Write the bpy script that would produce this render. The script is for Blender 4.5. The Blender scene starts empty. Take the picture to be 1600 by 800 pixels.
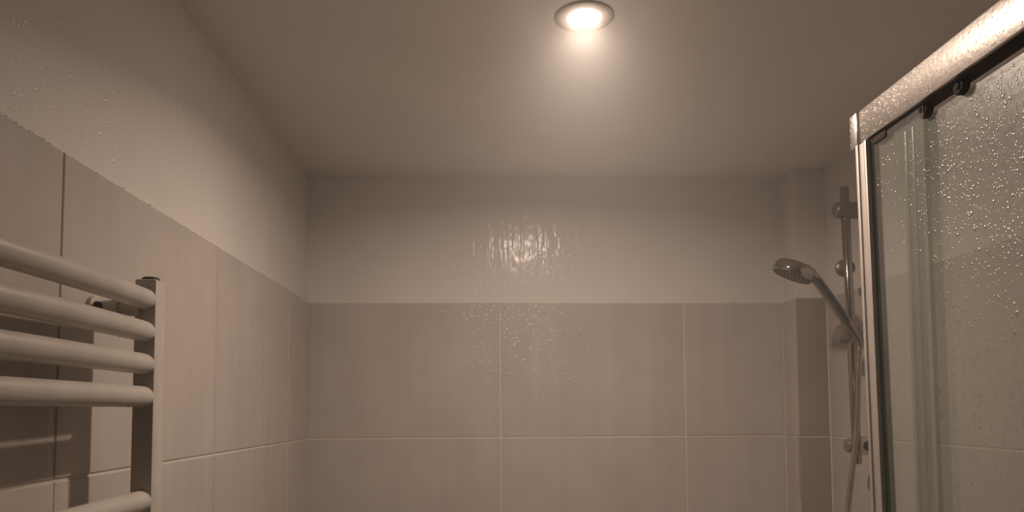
import bpy, bmesh, math, random
from mathutils import Vector, Matrix

random.seed(7)
scene = bpy.context.scene
COL = scene.collection
PI = math.pi

# ------------------------------------------------------------------ camera
F_PX = 1155.0                       # focal length in pixels of the 1600 x 800 frame
YAW, PITCH, ROLL = -math.atan(45 / F_PX), 0.060, 0.0055
cam_data = bpy.data.cameras.new('camera')
cam_data.sensor_fit = 'HORIZONTAL'
cam_data.sensor_width = 36.0
cam_data.lens = F_PX / 1600 * 36.0
cam_data.shift_y = (640 - F_PX * math.tan(PITCH) - 400) / 1600
cam_data.clip_start = 0.02
cam = bpy.data.objects.new('camera', cam_data)
COL.objects.link(cam)
cam.matrix_world = (Matrix.Translation((0, 0, 1.73)) @ Matrix.Rotation(YAW, 4, 'Z')
                    @ Matrix.Rotation(PI / 2 + PITCH, 4, 'X') @ Matrix.Rotation(-ROLL, 4, 'Z'))
scene.camera = cam

# ------------------------------------------------------------------ world, exposure
world = bpy.data.worlds.new('world')
scene.world = world
world.use_nodes = True
world.node_tree.nodes['Background'].inputs[0].default_value = (0.02, 0.016, 0.013, 1)
world.node_tree.nodes['Background'].inputs[1].default_value = 1.0

steam = world.node_tree.nodes.new('ShaderNodeVolumeScatter')          # thin steam filling the room
steam.inputs['Density'].default_value = 0.08
steam.inputs['Color'].default_value = (1, 1, 1, 1)
world.node_tree.links.new(steam.outputs[0], world.node_tree.nodes['World Output'].inputs['Volume'])

vs = scene.view_settings
vs.view_transform = 'Standard'
vs.look = 'None'
vs.exposure = 0.0
vs.gamma = 1.0
vs.use_curve_mapping = False
scene.cycles.max_bounces = 8
scene.cycles.sample_clamp_direct = 12.0
scene.cycles.use_light_tree = False
scene.cycles.transparent_max_bounces = 12
scene.cycles.caustics_refractive = False

LAMP_WATT = 7.8
LENS_STRENGTH = 230.0
LAMP_AIM = (0.0, 0.14, -1.0)          # the lamp is tilted a little in its ring
LAMP_SPREAD = math.radians(156)
LAMP_COLOR = (1.0, 0.79, 0.64)
LAMP_POS = (0.184, 1.287, 2.437)

# ------------------------------------------------------------------ helpers
def link(name, mesh, mat=None, parent=None):
    o = bpy.data.objects.new(name, mesh)
    COL.objects.link(o)
    if mat and not mesh.materials:
        mesh.materials.append(mat)
    if parent:
        o.parent = parent
    return o

def tag(o, label=None, cat=None, kind=None, group=None):
    if label: o['label'] = label
    if cat: o['category'] = cat
    if kind: o['kind'] = kind
    if group: o['group'] = group
    return o

def empty(name, loc):
    o = bpy.data.objects.new(name, None)
    COL.objects.link(o)
    o.location = loc
    o.empty_display_size = 0.05
    return o

class MB:
    """collects world-space geometry; build() links it as one mesh object with its origin at a given point"""
    def __init__(self):
        self.v, self.f, self.s = [], [], []

    def add(self, verts, faces, smooth=False):
        n = len(self.v)
        self.v += [tuple(p) for p in verts]
        self.f += [[i + n for i in f] for f in faces]
        self.s += [smooth] * len(faces)
        return self

    def box(self, x0, x1, y0, y1, z0, z1, bevel=0.0, seg=2):
        bm = bmesh.new()
        bmesh.ops.create_cube(bm, size=1)
        for v in bm.verts:
            v.co = Vector(((x0 + x1) / 2 + v.co.x * (x1 - x0), (y0 + y1) / 2 + v.co.y * (y1 - y0),
                           (z0 + z1) / 2 + v.co.z * (z1 - z0)))
        if bevel:
            bmesh.ops.bevel(bm, geom=bm.edges[:], offset=bevel, segments=seg, profile=0.5, affect='EDGES')
        bm.verts.ensure_lookup_table()
        self.add([v.co[:] for v in bm.verts], [[v.index for v in f.verts] for f in bm.faces], bool(bevel))
        bm.free()
        return self

    def sweep(self, pts, radii, seg=16, caps=True, squash=None):
        """tube along pts; squash = (dir, factor) flattens the ring along a direction"""
        pts = [Vector(p) for p in pts]
        if not isinstance(radii, (list, tuple)):
            radii = [radii] * len(pts)
        verts, faces = [], []
        t0 = (pts[1] - pts[0]).normalized()
        ref = Vector((0, 1, 0)) if abs(t0.y) < 0.9 else Vector((1, 0, 0))
        u = (ref - t0 * ref.dot(t0)).normalized()
        for i, p in enumerate(pts):
            a = pts[max(i - 1, 0)]
            b = pts[min(i + 1, len(pts) - 1)]
            t = (b - a).normalized()
            u = (u - t * u.dot(t)).normalized()
            w = t.cross(u)
            for k in range(seg):
                an = 2 * PI * k / seg
                d = u * math.cos(an) + w * math.sin(an)
                if squash:
                    d = u * math.cos(an) * squash[0] + w * math.sin(an) * squash[1]
                verts.append(p + d * radii[i])
        n = len(pts)
        for i in range(n - 1):
            for k in range(seg):
                k2 = (k + 1) % seg
                faces.append([i * seg + k, i * seg + k2, (i + 1) * seg + k2, (i + 1) * seg + k])
        self.add(verts, faces, True)
        if caps:
            self.add(verts[:seg], [list(range(seg))[::-1]])
            self.add(verts[-seg:], [list(range(seg))])
        return self

    def lathe(self, origin, axis, profile, seg=32):
        """profile: list of (radius, distance along axis)"""
        axis = Vector(axis).normalized()
        origin = Vector(origin)
        ref = Vector((0, 1, 0)) if abs(axis.y) < 0.9 else Vector((1, 0, 0))
        u = (ref - axis * ref.dot(axis)).normalized()
        w = axis.cross(u)
        verts, faces = [], []
        for r, h in profile:
            for k in range(seg):
                an = 2 * PI * k / seg
                verts.append(origin + axis * h + (u * math.cos(an) + w * math.sin(an)) * max(r, 1e-5))
        for i in range(len(profile) - 1):
            for k in range(seg):
                k2 = (k + 1) % seg
                faces.append([i * seg + k, i * seg + k2, (i + 1) * seg + k2, (i + 1) * seg + k])
        return self.add(verts, faces, True)

    def build(self, name, mat, parent=None, origin=None, angle=40):
        if origin is None:
            origin = parent.matrix_basis.translation if parent else (0, 0, 0)
        root = parent
        base = Vector((0, 0, 0))
        while root:
            base += root.location
            root = root.parent
        off = base if parent else Vector(origin)
        me = bpy.data.meshes.new(name)
        me.from_pydata([tuple(Vector(p) - off) for p in self.v], [], self.f)
        me.polygons.foreach_set('use_smooth', self.s)
        me.update()
        bm = bmesh.new()
        bm.from_mesh(me)
        bmesh.ops.remove_doubles(bm, verts=bm.verts, dist=1e-6)
        bmesh.ops.recalc_face_normals(bm, faces=bm.faces)
        lim = math.radians(angle)
        for e in bm.edges:
            if len(e.link_faces) == 2 and e.calc_face_angle(0) > lim:
                e.smooth = False
        bm.to_mesh(me)
        bm.free()
        o = link(name, me, mat, parent)
        if not parent:
            o.location = origin
        return o

# ------------------------------------------------------------------ materials
def new_mat(name):
    m = bpy.data.materials.new(name)
    m.use_nodes = True
    nt = m.node_tree
    return m, nt, nt.nodes['Principled BSDF']

def pset(b, **kw):
    for k, v in kw.items():
        b.inputs[k.replace('_', ' ')].default_value = v

def nd(nt, typ, **props):
    n = nt.nodes.new(typ)
    for k, v in props.items():
        setattr(n, k, v)
    return n

def world_coords(nt, scale):
    g = nd(nt, 'ShaderNodeNewGeometry')
    mp = nd(nt, 'ShaderNodeMapping')
    mp.inputs['Scale'].default_value = scale
    nt.links.new(g.outputs['Position'], mp.inputs['Vector'])
    return mp.outputs['Vector']

def noise(nt, vec, scale, detail=3, rough=0.5):
    n = nd(nt, 'ShaderNodeTexNoise')
    n.inputs['Scale'].default_value = scale
    n.inputs['Detail'].default_value = detail
    n.inputs['Roughness'].default_value = rough
    nt.links.new(vec, n.inputs['Vector'])
    return n.outputs['Fac']

def ramp(nt, fac, stops):
    r = nd(nt, 'ShaderNodeValToRGB')
    els = r.color_ramp.elements
    while len(els) < len(stops):
        els.new(0.5)
    for e, (p, c) in zip(els, stops):
        e.position = p
        e.color = c if len(c) == 4 else (*c, 1)
    nt.links.new(fac, r.inputs['Fac'])
    return r.outputs['Color']

def math_node(nt, op, a, b=None, clamp=False):
    n = nd(nt, 'ShaderNodeMath', operation=op, use_clamp=clamp)
    for i, x in enumerate((a, b)):
        if x is None: continue
        if isinstance(x, (int, float)):
            n.inputs[i].default_value = x
        else:
            nt.links.new(x, n.inputs[i])
    return n.outputs[0]

def droplets_height(nt, vec, scale, keep=0.5):
    """small beads of water as fine relief"""
    v = nd(nt, 'ShaderNodeTexVoronoi', feature='F1')
    v.inputs['Scale'].default_value = scale
    nt.links.new(vec, v.inputs['Vector'])
    sep = nd(nt, 'ShaderNodeSeparateColor')
    nt.links.new(v.outputs['Color'], sep.inputs['Color'])
    on = math_node(nt, 'LESS_THAN', sep.outputs[0], keep)
    size = math_node(nt, 'MULTIPLY_ADD', sep.outputs[1], 0.25)
    nt.nodes[-1].inputs[2].default_value = 0.15
    h = math_node(nt, 'SUBTRACT', 1.0, math_node(nt, 'DIVIDE', v.outputs['Distance'], size), clamp=True)
    h = math_node(nt, 'POWER', h, 0.6)
    return math_node(nt, 'MULTIPLY', h, on)

def bump(nt, height, strength, dist, base=None):
    b = nd(nt, 'ShaderNodeBump')
    b.inputs['Strength'].default_value = strength
    b.inputs['Distance'].default_value = dist
    nt.links.new(height, b.inputs['Height'])
    if base:
        nt.links.new(base, b.inputs['Normal'])
    return b.outputs['Normal']

def mat_paint(name, wet=0.0, gain=1.0):
    m, nt, b = new_mat(name)
    vec = world_coords(nt, (1, 1, 1))
    col = ramp(nt, noise(nt, vec, 3.0, 4), [(0.3, (0.68 * gain, 0.645 * gain, 0.61 * gain)), (0.7, (0.73 * gain, 0.695 * gain, 0.66 * gain))])
    nt.links.new(col, b.inputs['Base Color'])
    pset(b, Roughness=0.6)
    b.inputs['Specular IOR Level'].default_value = 0.25
    nrm = bump(nt, noise(nt, vec, 90, 1), 0.25, 0.001)
    nt.links.new(nrm, b.inputs['Normal'])
    if wet:
        sv = world_coords(nt, (1, 1, 0.09))
        st = noise(nt, sv, 75, 1, 0.6)
        blob = noise(nt, world_coords(nt, (1, 1, 0.5)), 60, 1, 0.55)
        dh = droplets_height(nt, world_coords(nt, (1, 1, 0.7)), 130, 0.35)
        n1 = bump(nt, st, 0.40, 0.003)
        n2 = bump(nt, blob, 0.35, 0.003, n1)
        n3 = bump(nt, dh, 0.5, 0.0010, n2)
        pset(b, Coat_Weight=wet, Coat_Roughness=0.17, Coat_IOR=1.33)
        nt.links.new(n3, b.inputs['Coat Normal'])
    return m

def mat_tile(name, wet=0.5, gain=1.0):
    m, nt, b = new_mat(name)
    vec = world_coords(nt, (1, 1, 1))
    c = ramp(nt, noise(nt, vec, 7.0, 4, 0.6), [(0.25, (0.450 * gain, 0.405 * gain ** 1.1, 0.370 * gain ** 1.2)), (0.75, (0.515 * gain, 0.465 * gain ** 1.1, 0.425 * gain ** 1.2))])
    oi = nd(nt, 'ShaderNodeObjectInfo')
    hsv = nd(nt, 'ShaderNodeHueSaturation')
    nt.links.new(c, hsv.inputs['Color'])
    val = math_node(nt, 'MULTIPLY_ADD', oi.outputs['Random'], 0.06)
    nt.nodes[-1].inputs[2].default_value = 0.97
    stain = noise(nt, world_coords(nt, (1, 1, 0.05)), 22, 2, 0.6)          # faint vertical water marks
    val = math_node(nt, 'ADD', val, math_node(nt, 'MULTIPLY', math_node(nt, 'SUBTRACT', stain, 0.5), 0.22))
    nt.links.new(val, hsv.inputs['Value'])
    nt.links.new(hsv.outputs['Color'], b.inputs['Base Color'])
    pset(b, Roughness=0.48)
    b.inputs['Specular IOR Level'].default_value = 0.35
    nrm = bump(nt, noise(nt, vec, 160, 1), 0.12, 0.001)
    nt.links.new(nrm, b.inputs['Normal'])
    st = noise(nt, world_coords(nt, (1, 1, 0.06)), 85, 1, 0.6)
    dh = droplets_height(nt, vec, 170, 0.40)
    n1 = bump(nt, st, 0.35, 0.003)
    n2 = bump(nt, dh, 0.8, 0.0015, n1)
    pset(b, Coat_Weight=wet, Coat_Roughness=0.12, Coat_IOR=1.33)
    nt.links.new(n2, b.inputs['Coat Normal'])
    return m

def mat_plain(name, color, rough=0.5, metallic=0.0, spec=0.5, bump_scale=None, bump_strength=0.1):
    m, nt, b = new_mat(name)
    vec = world_coords(nt, (1, 1, 1))
    lo = tuple(c * 0.94 for c in color)
    hi = tuple(min(c * 1.05, 1) for c in color)
    nt.links.new(ramp(nt, noise(nt, vec, 25, 3), [(0.3, lo), (0.7, hi)]), b.inputs['Base Color'])
    pset(b, Roughness=rough, Metallic=metallic)
    b.inputs['Specular IOR Level'].default_value = spec
    if bump_scale:
        nt.links.new(bump(nt, noise(nt, vec, bump_scale, 3), bump_strength, 0.001), b.inputs['Normal'])
    return m

def mat_glass(name, fog, rough, tint=(0.93, 0.97, 0.94), body=(0.55, 0.53, 0.50)):
    """clear pane with a film of condensation: part of the light passes, part is scattered by the film"""
    m, nt, b = new_mat(name)
    out = nt.nodes['Material Output']
    tr = nd(nt, 'ShaderNodeBsdfTransparent')
    tr.inputs['Color'].default_value = (*tint, 1)
    pset(b, Roughness=rough, IOR=1.5)
    b.inputs['Base Color'].default_value = (*body, 1)
    b.inputs['Specular IOR Level'].default_value = 1.0
    pset(b, Coat_Weight=1.0, Coat_Roughness=rough * 0.9, Coat_IOR=1.5)
    vec = world_coords(nt, (1, 1, 0.35))
    nt.links.new(bump(nt, noise(nt, vec, 170, 4, 0.65), 0.5, 0.002), b.inputs['Normal'])
    mix = nd(nt, 'ShaderNodeMixShader')
    f = noise(nt, world_coords(nt, (1, 1, 0.5)), 22, 4, 0.6)
    fac = math_node(nt, 'MULTIPLY_ADD', f, 0.22)
    nt.nodes[-1].inputs[2].default_value = fog - 0.11
    nt.links.new(fac, mix.inputs['Fac'])
    nt.links.new(tr.outputs[0], mix.inputs[1])
    nt.links.new(b.outputs[0], mix.inputs[2])
    nt.links.new(mix.outputs[0], out.inputs['Surface'])
    return m

def mat_water(name):
    m, nt, b = new_mat(name)
    out = nt.nodes['Material Output']
    tr = nd(nt, 'ShaderNodeBsdfTransparent')
    tr.inputs['Color'].default_value = (0.97, 0.97, 0.96, 1)
    gl = nd(nt, 'ShaderNodeBsdfGlossy')
    gl.inputs['Roughness'].default_value = 0.22
    gl.inputs['Color'].default_value = (0.95, 0.95, 0.95, 1)
    lw = nd(nt, 'ShaderNodeLayerWeight')
    lw.inputs['Blend'].default_value = 0.35
    fac = math_node(nt, 'MULTIPLY_ADD', lw.outputs['Fresnel'], 0.65)
    nt.nodes[-1].inputs[2].default_value = 0.30
    mix = nd(nt, 'ShaderNodeMixShader')
    nt.links.new(fac, mix.inputs['Fac'])
    nt.links.new(tr.outputs[0], mix.inputs[1])
    nt.links.new(gl.outputs[0], mix.inputs[2])
    nt.links.new(mix.outputs[0], out.inputs['Surface'])
    return m

M = {}
M['paint'] = mat_paint('matt_paint', 0.0)
M['paint_wet'] = mat_paint('damp_paint', 0.55)
M['ceiling'] = mat_paint('ceiling_paint', 0.0, 1.24)
M['tile'] = mat_tile('taupe_tile')
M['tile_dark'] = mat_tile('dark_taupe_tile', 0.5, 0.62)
M['grout'] = mat_plain('pale_grout', (0.66, 0.60, 0.54), 0.7, spec=0.3, bump_scale=300)
M['floor'] = mat_plain('floor_tile', (0.66, 0.61, 0.56), 0.4, bump_scale=40)
M['enamel'] = mat_plain('white_enamel', (0.54, 0.495, 0.45), 0.38, bump_scale=220, bump_strength=0.08)
M['chrome'] = mat_plain('chrome', (0.38, 0.345, 0.31), 0.08, 1.0)
M['hose'] = mat_plain('hose_metal', (0.66, 0.61, 0.56), 0.2, 1.0)
M['satin'] = mat_plain('satin_plastic', (0.24, 0.21, 0.185), 0.36, 0.5)
M['alu'] = mat_plain('brushed_aluminium', (0.80, 0.75, 0.705), 0.32, 1.0, bump_scale=160, bump_strength=0.25)
M['post'] = mat_plain('anodised_post', (0.47, 0.43, 0.395), 0.5, 0.6)
M['dark_satin'] = mat_plain('dark_satin_plastic', (0.12, 0.10, 0.085), 0.3, 0.3)
M['black'] = mat_plain('black_rubber', (0.018, 0.014, 0.011), 0.5)
M['roller'] = mat_plain('dark_roller_plastic', (0.035, 0.028, 0.023), 0.75, spec=0.2)
M['glass_fixed'] = mat_glass('fogged_fixed_glass', 0.26, 0.24, body=(0.42, 0.405, 0.38))
M['glass_door'] = mat_glass('fogged_door_glass', 0.40, 0.32, body=(0.42, 0.405, 0.38))
M['glass_edge'] = mat_plain('green_glass_edge', (0.09, 0.115, 0.09), 0.25)
M['seal'] = mat_glass('clear_plastic_seal', 0.42, 0.25, body=(0.52, 0.49, 0.46))
M['water'] = mat_water('water')

# ------------------------------------------------------------------ room
XL, XR, YB, YF, ZC = -0.514, 1.000, 2.200, -1.80, 2.437      # tile faces, ceiling height
TT = 2.049                                                    # top of the tiling
TH = 0.009                                                    # tile stands proud of the plaster
BX, BY = 0.908, 2.100                                         # boxed-in corner: its two tile faces
ROWS = [0.0, 0.044, 0.445, 0.846, 1.247, 1.648, TT]
GAP = 0.0036

def wall(name, box, label, mat):
    o = MB().box(*box).build(name, mat, origin=((box[0] + box[1]) / 2, (box[2] + box[3]) / 2, 0))
    return tag(o, label, 'wall', 'structure')

tag(MB().box(XL - .15, XR + .15, YF - .15, YB + .15, -.1, 0).build('floor', M['floor'], origin=(0.2, 0.7, 0)),
    'beige bathroom floor below the view', 'floor', 'structure')
tag(MB().box(XL - .15, XR + .15, YF - .15, YB + .15, ZC, ZC + .1).build('ceiling', M['ceiling'], origin=(0.2, 0.7, ZC)),
    'plain painted bathroom ceiling around the round downlight', 'ceiling', 'structure')
w_back = wall('wall_back', (XL - TH - .1, XR + TH + .1, YB + TH, YB + TH + .1, 0, ZC),
              'back wall, taupe tiles below damp plain paint facing the camera', M['paint_wet'])
w_left = wall('wall_left', (XL - TH - .1, XL - TH, YF - .1, YB + TH, 0, ZC),
              'left wall behind the towel radiator, half tiled and half painted', M['paint_wet'])
w_right = wall('wall_right', (XR + TH, XR + TH + .1, YF - .1, YB + TH, 0, ZC),
               'right wall carrying the shower rail behind the glass', M['paint'])
w_front = wall('wall_front', (XL - TH, XR + TH, YF - .1, YF, 0, ZC),
               'plain painted wall behind the viewer', M['paint'])
w_corner = wall('wall_corner', (BX + TH, XR + TH, BY + TH, YB + TH, 0, ZC),
                'shallow boxed-in corner between back wall and shower rail', M['paint'])

tile_meshes = {}
def tile_mesh(w, h, mat='tile'):
    key = (round(w, 4), round(h, 4), mat)
    if key in tile_meshes:
        return tile_meshes[key]
    b, t = 0.0012, TH
    a, c = w / 2, h / 2
    v = [(-a, t, -c), (a, t, -c), (a, t, c), (-a, t, c),
         (-a, b, -c), (a, b, -c), (a, b, c), (-a, b, c),
         (-a + b, 0, -c + b), (a - b, 0, -c + b), (a - b, 0, c - b), (-a + b, 0, c - b)]
    f = [[0, 3, 2, 1]]
    for r in (0, 4):
        for k in range(4):
            k2 = (k + 1) % 4
            f.append([r + k, r + k2, r + 4 + k2, r + 4 + k])
    f.append([8, 9, 10, 11])
    me = bpy.data.meshes.new('tile')
    me.from_pydata(v, [], f)
    me.materials.append(M[mat])
    bm = bmesh.new(); bm.from_mesh(me)
    bmesh.ops.recalc_face_normals(bm, faces=bm.faces)
    bm.to_mesh(me); bm.free()
    tile_meshes[key] = me
    return me

def tile_wall(parent, side, fixed, joints, start_gap=GAP / 2, end_gap=GAP / 2, mat='tile'):
    """joints: positions along the wall; side: which way the tile face looks"""
    rot = {'-y': 0.0, '+x': PI / 2, '-x': -PI / 2}[side]
    for r in range(len(ROWS) - 1):
        z0 = ROWS[r] + (GAP / 2 if r else 0.001)
        z1 = ROWS[r + 1] - (GAP / 2 if r < len(ROWS) - 2 else 0)
        for j in range(len(joints) - 1):
            a0 = joints[j] + (GAP / 2 if j else start_gap)
            a1 = joints[j + 1] - (GAP / 2 if j < len(joints) - 2 else end_gap)
            o = link('tile', tile_mesh(a1 - a0, z1 - z0, mat), None, parent)
            c = (a0 + a1) / 2
            jit = random.uniform(-0.0004, 0.0004)
            p = {'-y': (c, fixed + jit, 0), '+x': (fixed + jit, c, 0), '-x': (fixed + jit, c, 0)}[side]
            o.location = Vector((p[0], p[1], (z0 + z1) / 2)) - parent.location
            o.rotation_euler = (random.uniform(-.0006, .0006), 0, rot + random.uniform(-.0006, .0006))

REC = 0.0018
tile_wall(w_back, '-y', YB, [XL, 0.0515, 0.6055, BX])
tile_wall(w_left, '+x', XL, [YF, -1.733, -1.204, -0.675, -0.146, 0.383, 0.912, 1.441, 1.970, YB])
tile_wall(w_right, '-x', XR, [YF, -1.25, -0.69, -0.13, 0.43, 0.99, 1.55, BY])
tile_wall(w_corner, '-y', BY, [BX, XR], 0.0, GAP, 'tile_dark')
tile_wall(w_corner, '-x', BX, [BY, YB], 0.0015, GAP)
g = 0.002
MB().box(XL - TH, BX + TH, YB + REC, YB + TH, 0, TT - .0012).build('grout', M['grout'], w_back)
MB().box(XL - TH, XL - REC, YF, YB + REC, 0, TT - .0012).build('grout', M['grout'], w_left)
MB().box(XR + REC, XR + TH, YF, BY + REC, 0, TT - .0012).build('grout', M['grout'], w_right)
MB().box(BX + REC, XR + REC, BY + REC, BY + TH, 0, TT - .0012).box(BX + REC, BX + TH, BY + TH, YB + REC, 0, TT - .0012) \
    .build('grout', M['grout'], w_corner)

# ------------------------------------------------------------------ water beads
def beads(name, parent, spots, normal, flat=0.45, seg=7, kind='stuff'):
    """spots: list of (point, radius, stretch down); caps of water sitting on a surface"""
    n = Vector(normal).normalized()
    up = Vector((0, 0, 1)) if abs(n.z) < 0.9 else Vector((0, 1, 0))
    u = up.cross(n).normalized()
    w = n.cross(u)
    mb = MB()
    for p, r, st in spots:
        p = Vector(p)
        verts, faces = [], []
        for ring, (rr, hh) in enumerate(((1.0, 0.0), (0.72, 0.62))):
            for k in range(seg):
                an = 2 * PI * k / seg
                dz = math.sin(an)
                verts.append(p + u * (math.cos(an) * r * rr) + w * (dz * r * rr * (st if dz < 0 else 1)) + n * (hh * r * flat))
        verts.append(p + n * (r * flat))
        for k in range(seg):
            k2 = (k + 1) % seg
            faces.append([k, k2, seg + k2, seg + k])
            faces.append([seg + k, seg + k2, 2 * seg])
        mb.add(verts, faces, True)
    base = Vector((0, 0, 0)); q = parent
    while q:
        base += q.location; q = q.parent
    me = bpy.data.meshes.new(name)
    me.from_pydata([tuple(Vector(v) - base) for v in mb.v], [], mb.f)
    me.polygons.foreach_set('use_smooth', [True] * len(mb.f))
    me.update()
    o = link(name, me, M['water'], parent)
    o['kind'] = kind
    return o

random.seed(5)
sp = []
for _ in range(150):
    y = random.uniform(0.80, 2.1)
    sp.append(((XL - random.uniform(.0005, .0075), y, TT), random.uniform(.0008, .0024), 1))
for _ in range(30):
    y = random.uniform(0.80, 1.0)
    sp.append(((XL - random.uniform(.0005, .0075), y, TT), random.uniform(.0010, .0020), 1))
beads('water_beads', w_left, sp, (0, 0, 1), 0.7)
sp = []
for _ in range(110):
    x = random.gauss(0.09, 0.14)
    sp.append(((x, YB + random.uniform(.0005, .0075), TT), random.uniform(.0008, .0018), 1))
beads('water_beads', w_back, sp, (0, 0, 1), 0.7)
sp = []
for _ in range(420):
    x = random.gauss(0.09, 0.10); z = TT - abs(random.gauss(0.0, 0.13)) - .004
    sp.append(((x, YB - .0005, z), random.uniform(.0010, .0023), random.uniform(1, 1.6)))
for _ in range(120):
    x = random.gauss(0.09, 0.10); z = random.gauss(2.17, 0.06)
    if z > TT + .01:
        sp.append(((x, YB + TH - .0002, z), random.uniform(.0010, .0020), random.uniform(1, 3)))
beads('water_spots', w_back, sp, (0, -1, 0), 0.19)
sp = []
for _ in range(260):
    y = random.uniform(0.8, 1.05); z = random.uniform(2.06, 2.42)
    sp.append(((XL - TH + .0002, y, z), random.uniform(.0007, .0016), random.uniform(1, 3)))
beads('water_spots', w_left, sp, (1, 0, 0), 0.45)

# ------------------------------------------------------------------ ceiling lamp
lamp = tag(empty('downlight', LAMP_POS), 'glowing round recessed downlight in the ceiling', 'lamp')
lx, ly, lz = LAMP_POS
MB().lathe((lx, ly, lz), (0, 0, -1), [(0.0530, 0.0), (0.0530, 0.0022), (0.0520, 0.0030), (0.0500, 0.0033), (0.040, 0.0033),
                                      (0.034, 0.0033), (0.0315, 0.0028)], 48).build('trim_ring', M['enamel'], lamp)
m, nt, b = new_mat('lamp_glow')
em = nd(nt, 'ShaderNodeEmission')
em.inputs['Color'].default_value = (*LAMP_COLOR, 1)
em.inputs['Strength'].default_value = LENS_STRENGTH
nt.links.new(em.outputs[0], nt.nodes['Material Output'].inputs['Surface'])
M['glow'] = m
MB().lathe((lx, ly, lz), (0, 0, -1), [(0.0314, 0.0006), (0.0312, 0.0032), (0.0290, 0.0046), (0.024, 0.0058), (0.018, 0.0066), (0.010, 0.0072), (0.0, 0.0074)],
           40).build('lens', M['glow'], lamp)

ld = bpy.data.lights.new('lamp_light', 'AREA')
ld.shape = 'DISK'
ld.size = 0.056
ld.energy = LAMP_WATT
ld.color = LAMP_COLOR
lo = bpy.data.objects.new('lamp_light', ld)
COL.objects.link(lo)
lo.parent = lamp
lo.location = (0, 0, -0.0120)
lo.rotation_euler = Vector(LAMP_AIM).to_track_quat('-Z', 'Y').to_euler()
ld.spread = LAMP_SPREAD

# ------------------------------------------------------------------ towel radiator
RX, RY = -0.445, 1.000
rad = tag(empty('towel_radiator', (RX, 0.81, 0.86)), 'white ladder towel radiator with round tubes on the tiled left wall', 'radiator')
for yy in (RY, 0.615):
    up_ = MB().box(RX - .014, RX + .014, yy - .015, yy + .017, 0.86, 1.905, 0.0025).build('upright', M['enamel'], rad)
    MB().lathe((RX, yy, 1.905), (0, 0, 1), [(0.0115, -0.001), (0.0115, 0.002), (0.0095, 0.004), (0.0, 0.0042)], 20).build('vent_plug', M['black'], up_)
TUBE_R = 0.0138
tube0 = None
for zt in (1.878, 1.614, 1.350, 1.086):
    for k in range(4):
        z = zt - k * 0.0428
        if tube0 is None:
            pts = []
            y0, y1 = 0.615, RY - .010
            for i in range(17):
                s = i / 16
                pts.append((RX + 0.004 * math.sin(PI * s), y0 + (y1 - y0) * s, z))
            tube0 = MB().sweep(pts, TUBE_R, 24).build('tube', M['enamel'], rad)
            z_first = z
        else:
            t = tube0.copy(); COL.objects.link(t); t.parent = rad
            t.location.z = tube0.location.z + (z - z_first)
for yy in (RY - .014, 0.635):
    for z in (1.866, 0.97):
        br = MB().sweep([(XL - .001, yy, z), (RX - .006, yy, z)], 0.0105, 18).build('wall_bracket', M['enamel'], rad)
        MB().sweep([(XL, yy, z), (XL + .006, yy, z)], 0.0165, 20).build('wall_flange', M['enamel'], br)
        MB().sweep([(XL + .013, yy - .0122, z + .002), (XL + .013, yy - .006, z + .002)], 0.0055, 14).build('grub_screw', M['black'], br)
        MB().sweep([(XL + .030, yy, z), (XL + .038, yy, z)], 0.0135, 20).build('clamp_ring', M['enamel'], br)
spots = []
for zt in (1.878, 1.614):
    for k in range(4):
        z = zt - k * 0.0428
        for _ in range(16):
            a = random.choice((-1, 1)) * random.uniform(0.0, 0.9)
            yy = random.uniform(0.66, 0.97)
            s = (yy - .615) / (.99 - .615)
            cx = RX + .004 * math.sin(PI * s)
            spots.append(((cx + math.sin(a) * TUBE_R, yy, z - math.cos(a) * TUBE_R + .0004), random.uniform(.0009, .0019), 1))
beads('water_beads', rad, spots, (0, 0, -1), 0.8)

# ------------------------------------------------------------------ shower screen
GX = 0.555
YN = -0.55                                   # near end of the screen, behind the viewer
scr = tag(empty('shower_screen', (0.575, 0.15, 0)), 'steamed-up sliding glass shower screen with metal top rail', 'shower screen')
YE = 1.073
head = MB().box(GX, GX + .030, YN + .001, 1.046, 2.118, 2.1665, 0.0016).build('top_rail', M['alu'], scr)
MB().box(GX + .0012, GX + .029, 1.046, 1.0525, 2.1195, 2.165).build('joint_gap', M['black'], head)
MB().box(GX - .001, GX + .031, 1.0525, YE, 2.116, 2.1675, 0.0018).build('end_cap', M['alu'], head)
MB().box(GX + .006, GX + .026, YN + .002, 1.03, 2.1155, 2.1185).build('track_channel', M['roller'], head)
# far post: two ribs and a web
MB().box(GX, GX + .020, 1.030, 1.054, 0.012, 2.117, 0.001).box(GX - .0025, GX + .018, 1.049, 1.056, 0.012, 2.117, 0.001) \
    .box(GX - .0025, GX + .018, 1.026, 1.0335, 0.012, 2.117, 0.001).build('post', M['post'], scr)
MB().box(GX + .001, GX + .020, YN + .001, YN + .022, 0.012, 2.117, 0.001).build('post', M['post'], scr)
MB().box(GX, GX + .030, YN + .001, YE, 0.0, 0.024, 0.001).build('bottom_rail', M['alu'], scr)
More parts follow.
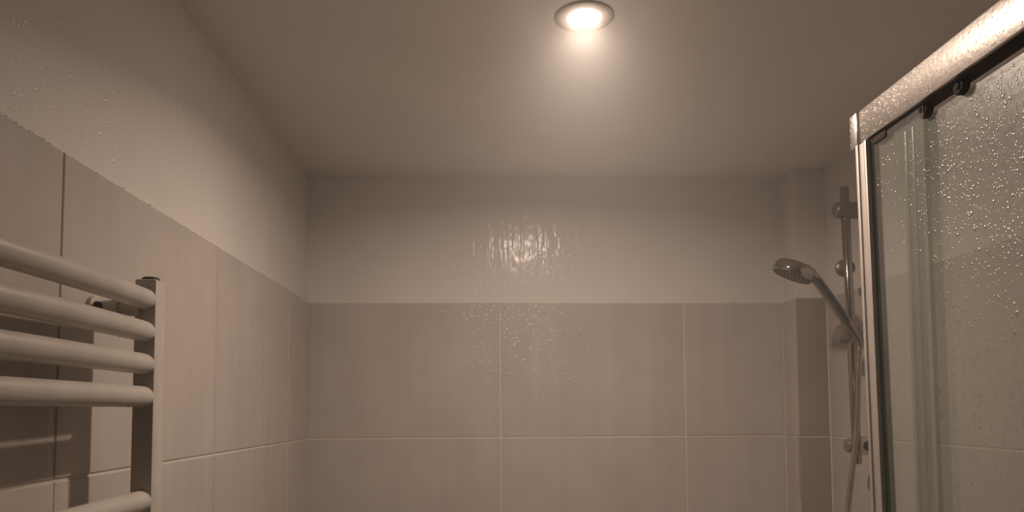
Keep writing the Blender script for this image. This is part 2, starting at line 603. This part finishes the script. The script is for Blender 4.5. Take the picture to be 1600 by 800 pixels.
# fixed panes
pane = MB().box(GX + .006, GX + .012, 0.900, 1.0255, 0.024, 2.1165).build('fixed_pane', M['glass_fixed'], scr)
MB().box(GX + .0048, GX + .0132, 1.0205, 1.0258, 0.024, 2.1160).build('gasket', M['glass_edge'], pane)
MB().box(GX + .006, GX + .012, YN + .022, 0.020, 0.024, 2.1165).build('fixed_pane', M['glass_fixed'], scr)
door = MB().box(GX + .017, GX + .023, 0.000, 0.962, 0.028, 2.104).build('door_pane', M['glass_door'], scr)
for y0, y1 in ((0.955, 0.9635), (0.938, 0.944)):
    MB().box(GX + .0150, GX + .0250, y0, y1, 0.028, 2.103, 0.0008).build('edge_seal', M['seal'], door)
for yy in (0.834, 0.905, 0.14, 0.07):
    ro = MB().lathe((GX + .008, yy, 2.110), (1, 0, 0), [(0.0, 0.0), (0.0085, 0.0), (0.0105, 0.002), (0.0105, 0.008), (0.0085, 0.010), (0.0, 0.010)], 24) \
        .build('roller', M['roller'], door)
    MB().lathe((GX + .006, yy, 2.110), (1, 0, 0), [(0.0, 0.0), (0.004, 0.0), (0.004, 0.003)], 16).build('roller_bolt', M['roller'], ro)
MB().box(GX + .004, GX + .018, 0.985, 1.018, 2.106, 2.1165, 0.001).build('door_stop', M['roller'], scr)

for o in scr.children_recursive:              # the far post and the pane edge held in it lean slightly off plumb
    if o.name.split('.')[0] in ('post', 'fixed_pane', 'gasket'):
        off = Vector((0, 0, 0)); q = o
        while q:
            off += q.location; q = q.parent
        for v in o.data.vertices:
            if v.co.y + off.y > 1.0:
                v.co.y += (v.co.z + off.z - 2.117) * 0.020

random.seed(21)
spots = []
for _ in range(1600):
    y = random.uniform(0.55, 1.044); z = random.uniform(2.1195, 2.1655)
    spots.append(((GX + .0001, y, z), min(random.lognormvariate(-7.45, 0.40), .0014), random.uniform(1, 2.2)))
for _ in range(60):
    spots.append(((GX - .0009, random.uniform(1.054, 1.071), random.uniform(2.12, 2.165)), random.uniform(.0005, .0011), 1.3))
beads('water_beads', head, spots, (-1, 0, 0), 0.40)
spots = []
while len(spots) < 5200:
    y = random.uniform(0.45, 0.955); z = random.uniform(1.52, 2.100)
    dens = 0.10 + 0.9 * max(0.0, min(1.0, (z - 1.62) / 0.42)) ** 1.3 * (0.35 + 0.65 * max(0, min(1, (0.93 - y) / 0.22)))
    if random.random() < dens:
        r = min(random.lognormvariate(-6.95, 0.42), .0030)
        spots.append(((GX + .0169, y, z), r, random.uniform(1.0, 1.8)))
beads('water_beads', door, spots, (-1, 0, 0), 0.28)
spots = []
for _ in range(220):
    y = random.uniform(0.90, 1.012); z = random.uniform(1.6, 2.10)
    spots.append(((GX + .0059, y, z), min(random.lognormvariate(-7.2, 0.4), .002), random.uniform(1.0, 1.6)))
beads('water_beads', pane, spots, (-1, 0, 0), 0.28)

# ------------------------------------------------------------------ shower rail
BYY = 1.820
def barx(z):
    return 0.921 + (2.291 - z) / (2.291 - 1.590) * 0.010
rail = tag(empty('shower_rail', (0.926, BYY, 1.590)), 'chrome riser rail with brackets and slider on the right wall', 'shower rail')
MB().sweep([(barx(1.590), BYY, 1.590), (barx(1.593), BYY, 1.593), (barx(2.289), BYY, 2.289), (barx(2.291), BYY, 2.291)],
           [.009, .0108, .0108, .0095], 24).build('riser_bar', M['chrome'], rail)
zb = 2.2315
MB().sweep([(0.8925, BYY, zb), (0.8945, BYY, zb), (0.899, BYY, zb), (0.906, BYY, zb), (XR - .001, BYY, zb)],
           [.0120, .0165, .0195, .0212, .0212], 32).build('top_bracket', M['satin'], rail)
# slider with a clamp knob and a cone for the handset
zs = 1.911
sl = MB().sweep([(0.930, BYY, zs - .021), (0.930, BYY, zs - .019), (0.930, BYY, zs + .019), (0.930, BYY, zs + .021)],
                [.0165, .0180, .0180, .0165], 28).build('slider', M['satin'], rail)
MB().sweep([(0.8895, BYY, zs), (0.891, BYY, zs), (0.894, BYY, zs), (0.918, BYY, zs)], [.0145, .0180, .0190, .0180], 28) \
    .build('clamp_knob', M['satin'], sl)
MB().sweep([(0.944, BYY - .030, zs - .016), (0.9305, BYY - .030, zs + .008)], [.0115, .0150], 24) \
    .sweep([(0.936, BYY - .022, zs - .003), (0.933, BYY - .008, zs)], [.010, .011], 16).build('handset_cone', M['satin'], sl)
# round adjuster half hidden behind the bar
MB().lathe((0.9235, BYY + .012, 2.0862), (-0.35, -0.94, 0), [(0.0, 0.004), (0.014, 0.0035), (0.021, 0.001), (0.0235, -0.004), (0.021, -0.007), (0.0, -0.007)], 32) \
    .build('round_adjuster', M['dark_satin'], rail)
zl = 1.636
MB().sweep([(0.9035, BYY, zl), (0.905, BYY, zl), (0.909, BYY, zl), (XR - .001, BYY, zl)], [.010, .0150, .0172, .0172], 28) \
    .build('bottom_bracket', M['satin'], rail)
pl = MB().box(0.926, 0.962, BYY - .030, BYY + .014, zl - .022, zl + .021, 0.002).build('bracket_block', M['post'], rail)
MB().sweep([(0.9435, BYY - .0306, zl), (0.9435, BYY - .024, zl)], .0118, 24).build('screw_recess', M['black'], pl)

# ------------------------------------------------------------------ hand shower
HY = BYY - .030
hs = tag(empty('hand_shower', (0.930, HY, 1.915)), 'chrome hand shower with round head pointing left, clipped on the riser rail', 'hand shower')
k = HY / 1.82                        # the handset hangs a little nearer than the bar
def hp(x, z):
    return Vector((x * k, HY, 1.73 + (z - 1.73) * k))
nrm = Vector((-0.40, 0.10, -0.91)).normalized()            # spray direction
fc = hp(0.7785, 2.0615)                                        # centre of the spray face
R = 0.0505
MB().lathe(fc, -nrm, [(0.0455, 0.0008), (0.0490, 0.0), (R, 0.0022), (R * 1.005, 0.010), (R * 0.985, 0.019), (R * 0.93, 0.0265), (R * 0.80, 0.0315),
                      (R * 0.55, 0.0345), (R * 0.25, 0.0355), (0.0, 0.0358)], 48).build('shower_head', M['chrome'], hs)
face = MB().lathe(fc, -nrm, [(0.0, 0.0005), (0.030, 0.0005), (0.0455, 0.0008), (0.0458, 0.002)], 48).build('spray_face', M['satin'], hs)
uu = Vector((0, 1, 0)).cross(nrm).normalized(); ww = nrm.cross(uu)
nz = MB()
for rr, n in ((0.010, 6), (0.019, 12), (0.028, 18), (0.0365, 24), (0.0425, 28)):
    for i in range(n):
        an = 2 * PI * (i + 0.3 * rr * 1000 % 1) / n
        p = fc + (uu * math.cos(an) + ww * math.sin(an)) * rr
        nz.lathe(p, nrm, [(0.0016, -0.0005), (0.0014, 0.0014), (0.0, 0.0016)], 8)
tag(nz.build('nozzles', M['black'], face), kind='stuff')
pts = [hp(0.800, 2.0830), hp(0.815, 2.0790), hp(0.828, 2.0690), hp(0.842, 2.0530), hp(0.856, 2.0340), hp(0.872, 2.0110), hp(0.890, 1.9850), hp(0.908, 1.9580),
       hp(0.922, 1.9370), hp(0.934, 1.9190), hp(0.944, 1.9040)]
MB().sweep(pts, [.0125, .0150, .0145, .0134, .0130, .0130, .0132, .0132, .0126, .0112, .0102], 24, squash=(1.0, 0.92)).build('handle', M['chrome'], hs)
bs = [(0.836, 2.062), (0.850, 2.043), (0.866, 2.020), (0.886, 1.991), (0.905, 1.963), (0.919, 1.942)]
MB().sweep([hp(x, z) + Vector((0, -.0108, 0)) for x, z in bs], [.0025, .0042, .0050, .0050, .0042, .0025], 12).build('grip_inlay', M['black'], hs)

# ------------------------------------------------------------------ hose
def catmull(P, n):
    P = [Vector(p) for p in P]
    P = [P[0] * 2 - P[1]] + P + [P[-1] * 2 - P[-2]]
    out = []
    for i in range(1, len(P) - 2):
        for j in range(n):
            t = j / n
            a, b_, c, d = P[i - 1], P[i], P[i + 1], P[i + 2]
            out.append(0.5 * ((2 * b_) + (c - a) * t + (2 * a - 5 * b_ + 4 * c - d) * t * t + (3 * b_ - a - 3 * c + d) * t ** 3))
    out.append(P[-2])
    return out
ctrl = [hp(0.944, 1.904), hp(0.9485, 1.890), hp(0.9450, 1.860), hp(0.9410, 1.810), hp(0.9360, 1.7253), hp(0.9280, 1.640), hp(0.9170, 1.5663), hp(0.9030, 1.4717),
        hp(0.886, 1.34), (0.858, 1.80, 1.10), (0.858, 1.815, 0.86), (0.890, 1.86, 0.72), (0.930, 1.91, 0.78), (0.948, 1.93, 0.90), (0.950, 1.93, 1.02)]
path = catmull(ctrl, 26)
# resample evenly and ripple the radius
dist = [0]
for a, b_ in zip(path, path[1:]):
    dist.append(dist[-1] + (b_ - a).length)
step = 0.0014
pts, rad_ = [], []
i, s = 0, 0.0
while s < dist[-1]:
    while dist[i + 1] < s: i += 1
    t = (s - dist[i]) / max(dist[i + 1] - dist[i], 1e-9)
    pts.append(path[i].lerp(path[i + 1], t))
    rad_.append(0.0068 + 0.0016 * math.sin(2 * PI * s / 0.0056))
    s += step
hose = tag(empty('shower_hose', (0.950, 1.93, 1.02)), 'ribbed metal shower hose hanging down beside the riser rail', 'hose')
MB().sweep(pts, rad_, 10).build('hose_sleeve', M['hose'], hose, angle=80)
MB().sweep([hp(0.9425, 1.9065), hp(0.9480, 1.8935), hp(0.9482, 1.881)], [.0095, .0090, .0078], 18).build('hose_nut', M['chrome'], hose)
MB().sweep([(0.950, 1.93, 0.99), (0.950, 1.93, 1.03)], .0095, 18).sweep([(0.950, 1.93, 1.03), (XR - .001, 1.93, 1.045)], .0105, 18) \
    .sweep([(XR - .008, 1.93, 1.045), (XR - .0005, 1.93, 1.045)], .028, 28).build('wall_outlet', M['chrome'], hose)
